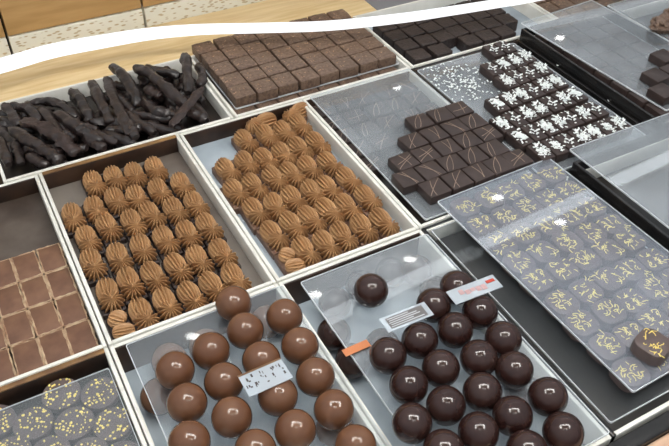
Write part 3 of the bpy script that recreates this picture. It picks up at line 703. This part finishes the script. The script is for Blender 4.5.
peels = [
    ([(111.5, 66, .022), (124, 76, .020), (134, 93, .012), (137, 107, .004)], .0068, D + 'with a bent tip rising over the white back rim, the tallest', .9),
    ([(106, 77, .014), (114, 98, .012), (123, 119, .008), (129, 134, .004)], .0062, D + 'shaped like a flat straight blade, below the bent tall one', .35),
    ([(91.5, 81, .012), (98, 96, .010), (106, 113, .006), (111, 124, .002)], .0066, D + 'rounded and upright, second in front of the back rim', .9),
    ([(134.5, 68, .016), (149, 74, .016), (166, 88, .012), (186, 105, .006)], .0072, D + 'thick and long, sloping beside the bent tall one', .9),
    ([(146, 66, .004), (161, 72, .006), (180, 75, .006)], .0060, D + 'lying along the back rim behind the thick long one', .8),
    ([(184.5, 54, .024), (187, 70, .020), (188, 93, .010)], .0062, D + 'standing upright nearest the milk chocolate blocks', .9),
    ([(197.5, 64, .010), (203, 76, .008), (199, 86, .006)], .0060, D + 'short and curled against the milk chocolate blocks', .7),
    ([(203, 88, .016), (187, 106, .014), (171, 126, .012)], .0062, D + 'flat and brown, slanting across the heap toward the ochre edge', .45),
    ([(142, 101, .004), (156, 111, .004), (172, 114, .002)], .0064, D + 'thick, lying below the long sloping one', .9),
    ([(129, 113, .000), (140, 124, .000), (155, 133, .000)], .0062, D + 'ending at the front rim beside the flat blade', .8),
    ([(71, 90, .010), (80, 99, .010), (86, 110, .006), (90, 122, .002)], .0066, D + 'curving, third in front of the back rim', .85),
    ([(31, 103, .008), (48, 100, .012), (64, 107, .010), (76, 117, .004)], .0058, D + 'arched sideways like a bow near the back rim', .6),
    ([(57, 113, .008), (72, 124, .008), (86, 134, .004), (102, 143, .000)], .0078, D + 'smooth, thickest and longest, in the middle of the heap', .9),
    ([(41, 107, .004), (51, 121, .004), (63, 137, .002)], .0064, D + 'round tipped, beneath the bow shaped one', .85),
    ([(3, 104, .010), (11, 113, .008), (19, 125, .004)], .0060, D + 'pointed, at the corner of the back rim', .6),
    ([(6, 106, .006), (26, 108, .008), (40, 121, .002)], .0058, D + 'lying beside the pointed one at the back rim', .7),
    ([(10, 129, .008), (31, 142, .008), (48, 152, .006), (60, 162, .002)], .0074, D + 'knobbly and thick, near the front corner of the heap', .85),
    ([(22, 121, .010), (46, 128, .012), (64, 141, .010), (76, 153, .004)], .0084, D + 'broad, flat and brown, in front of the smooth longest one', .45),
    ([(0, 139, .004), (4, 151, .004), (9, 165, .002)], .0060, D + 'hanging down beside the front corner divider', .8),
    ([(14, 143, .002), (18, 153, .000), (21, 164, .000)], .0056, D + 'short, between the corner divider and the knobbly one', .7),
    ([(88, 128, .000), (102, 136, .000), (117, 143, .000)], .0060, D + 'flat against the front rim near the ochre edge', .7),
    ([(28, 155, .000), (38, 161, .000), (48, 166, .000)], .0060, D + 'short and half hidden at the front rim', .8),
    ([(146, 88, .006), (154, 93, .006), (161, 97, .004)], .0066, D + 'short and brown, tucked under the thick long one', .7),
    ([(118, 97, .004), (126, 104, .002), (133, 112, .000)], .0062, D + 'short, between the flat blade and the bent tall one', .8),
]
for k, (P, w, l, fl) in enumerate(peels):
    peel([at(*p) for p in P], w, l, fl, 'peelbrown' if 'brown' in l else 'peel', seed=k)
for k in range(72):
    x, y = rnd.uniform(-.025, .265), rnd.uniform(.022, .182); a = rnd.uniform(-2.2, -.4); L = rnd.uniform(.018, .034); z = rnd.uniform(-.016, .000)
    q = [Vector((x + math.cos(a) * L * t, y + math.sin(a) * L * t, z + rnd.uniform(-.003, .003))) for t in (-1, 0, 1)]
    for v in q: v.x = max(-.036, min(.276, v.x)); v.y = max(.013, min(.192, v.y))
    peel(q, rnd.uniform(.0055, .007), 'dark chocolate peel stick buried low in the heap', .85, 'peel', 'peel sticks buried in the heap', 100 + k)

# ------------------------------------------------------------------ card reflections in the front glass, built as solid cards over the chocolates
def card(label, corners, zs, fmat, marks, th=0.0008, name='reflected_card'):
    """a card reflection, built as a small tilted card; corners are the far-left, far-right, near-right and near-left points"""
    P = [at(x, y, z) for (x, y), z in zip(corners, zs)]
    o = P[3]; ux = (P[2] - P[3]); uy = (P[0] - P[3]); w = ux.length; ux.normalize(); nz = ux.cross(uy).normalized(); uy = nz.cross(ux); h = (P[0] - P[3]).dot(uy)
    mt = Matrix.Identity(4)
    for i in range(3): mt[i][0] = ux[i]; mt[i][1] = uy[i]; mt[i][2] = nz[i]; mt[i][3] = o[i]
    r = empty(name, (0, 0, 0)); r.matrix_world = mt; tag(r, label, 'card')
    link('reflection_sheet', box_mesh('reflection_sheet', 0, w, 0, h, 0, th), fmat, parent=r)
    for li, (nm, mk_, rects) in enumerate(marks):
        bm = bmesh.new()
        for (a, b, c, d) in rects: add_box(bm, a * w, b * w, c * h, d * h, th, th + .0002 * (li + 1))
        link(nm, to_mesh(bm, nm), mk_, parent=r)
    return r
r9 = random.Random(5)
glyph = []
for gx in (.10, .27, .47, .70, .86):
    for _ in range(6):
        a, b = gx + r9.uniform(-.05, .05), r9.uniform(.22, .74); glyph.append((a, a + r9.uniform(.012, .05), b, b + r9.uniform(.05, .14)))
card('glass reflection of a white card with dark brush-like marks over the milk truffles', [(239, 376), (287, 359), (293, 378), (249.5, 397.5)], [.0425] * 4, M['card'], [('printed_mark', M['ink'], glyph), ('gold_edge', M['ochre'], [(0, 1, .93, 1)])])
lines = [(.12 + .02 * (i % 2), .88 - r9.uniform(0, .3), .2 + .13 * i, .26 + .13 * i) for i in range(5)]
card('glass reflection of a white framed card with lines of dark print beside the dark truffles', [(375, 321), (418, 305), (434, 315), (388.5, 333)], [.041] * 4, M['card'], [('printed_panel', M['greyink'], [(.10, .90, .14, .86)]), ('printed_lines', M['ink2'], [(a, b, c, d) for a, b, c, d in lines])])
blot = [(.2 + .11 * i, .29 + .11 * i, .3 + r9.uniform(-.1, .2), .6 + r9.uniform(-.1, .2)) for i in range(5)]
card('glass reflection of a pale card with a pink picture, dark truffles to tray rim', [(444, 293), (487, 276), (503, 287), (456, 305)], [.042] * 4, M['card'], [('printed_picture', M['pinkink'], blot), ('red_print', M['redink'], [(.78, .95, .55, .75)])])
card('small orange strip of glass reflection beside the dark truffles', [(343, 350), (368, 340), (371, 346), (346, 357)], [.0045] * 4, M['orange'], [])

# crumpled film in the corner of the dark truffle tray
bm = bmesh.new(); bmesh.ops.create_grid(bm, x_segments=14, y_segments=14, size=0.02)
for v in bm.verts: v.co.z = .006 + .006 * noise.noise(v.co * 120) + .004 * noise.noise(v.co * 260)
bmesh.ops.solidify(bm, geom=bm.faces[:], thickness=.0004)
o = link('crumpled_film', to_mesh(bm, 'crumpled_film'), acrylic('cellophane', 0.35, rough=0.1), loc=(.372, -.643, -.0435), rot=(0, 0, .4)); tag(o, 'crumpled clear film in the front corner of the dark truffle tray', 'film')
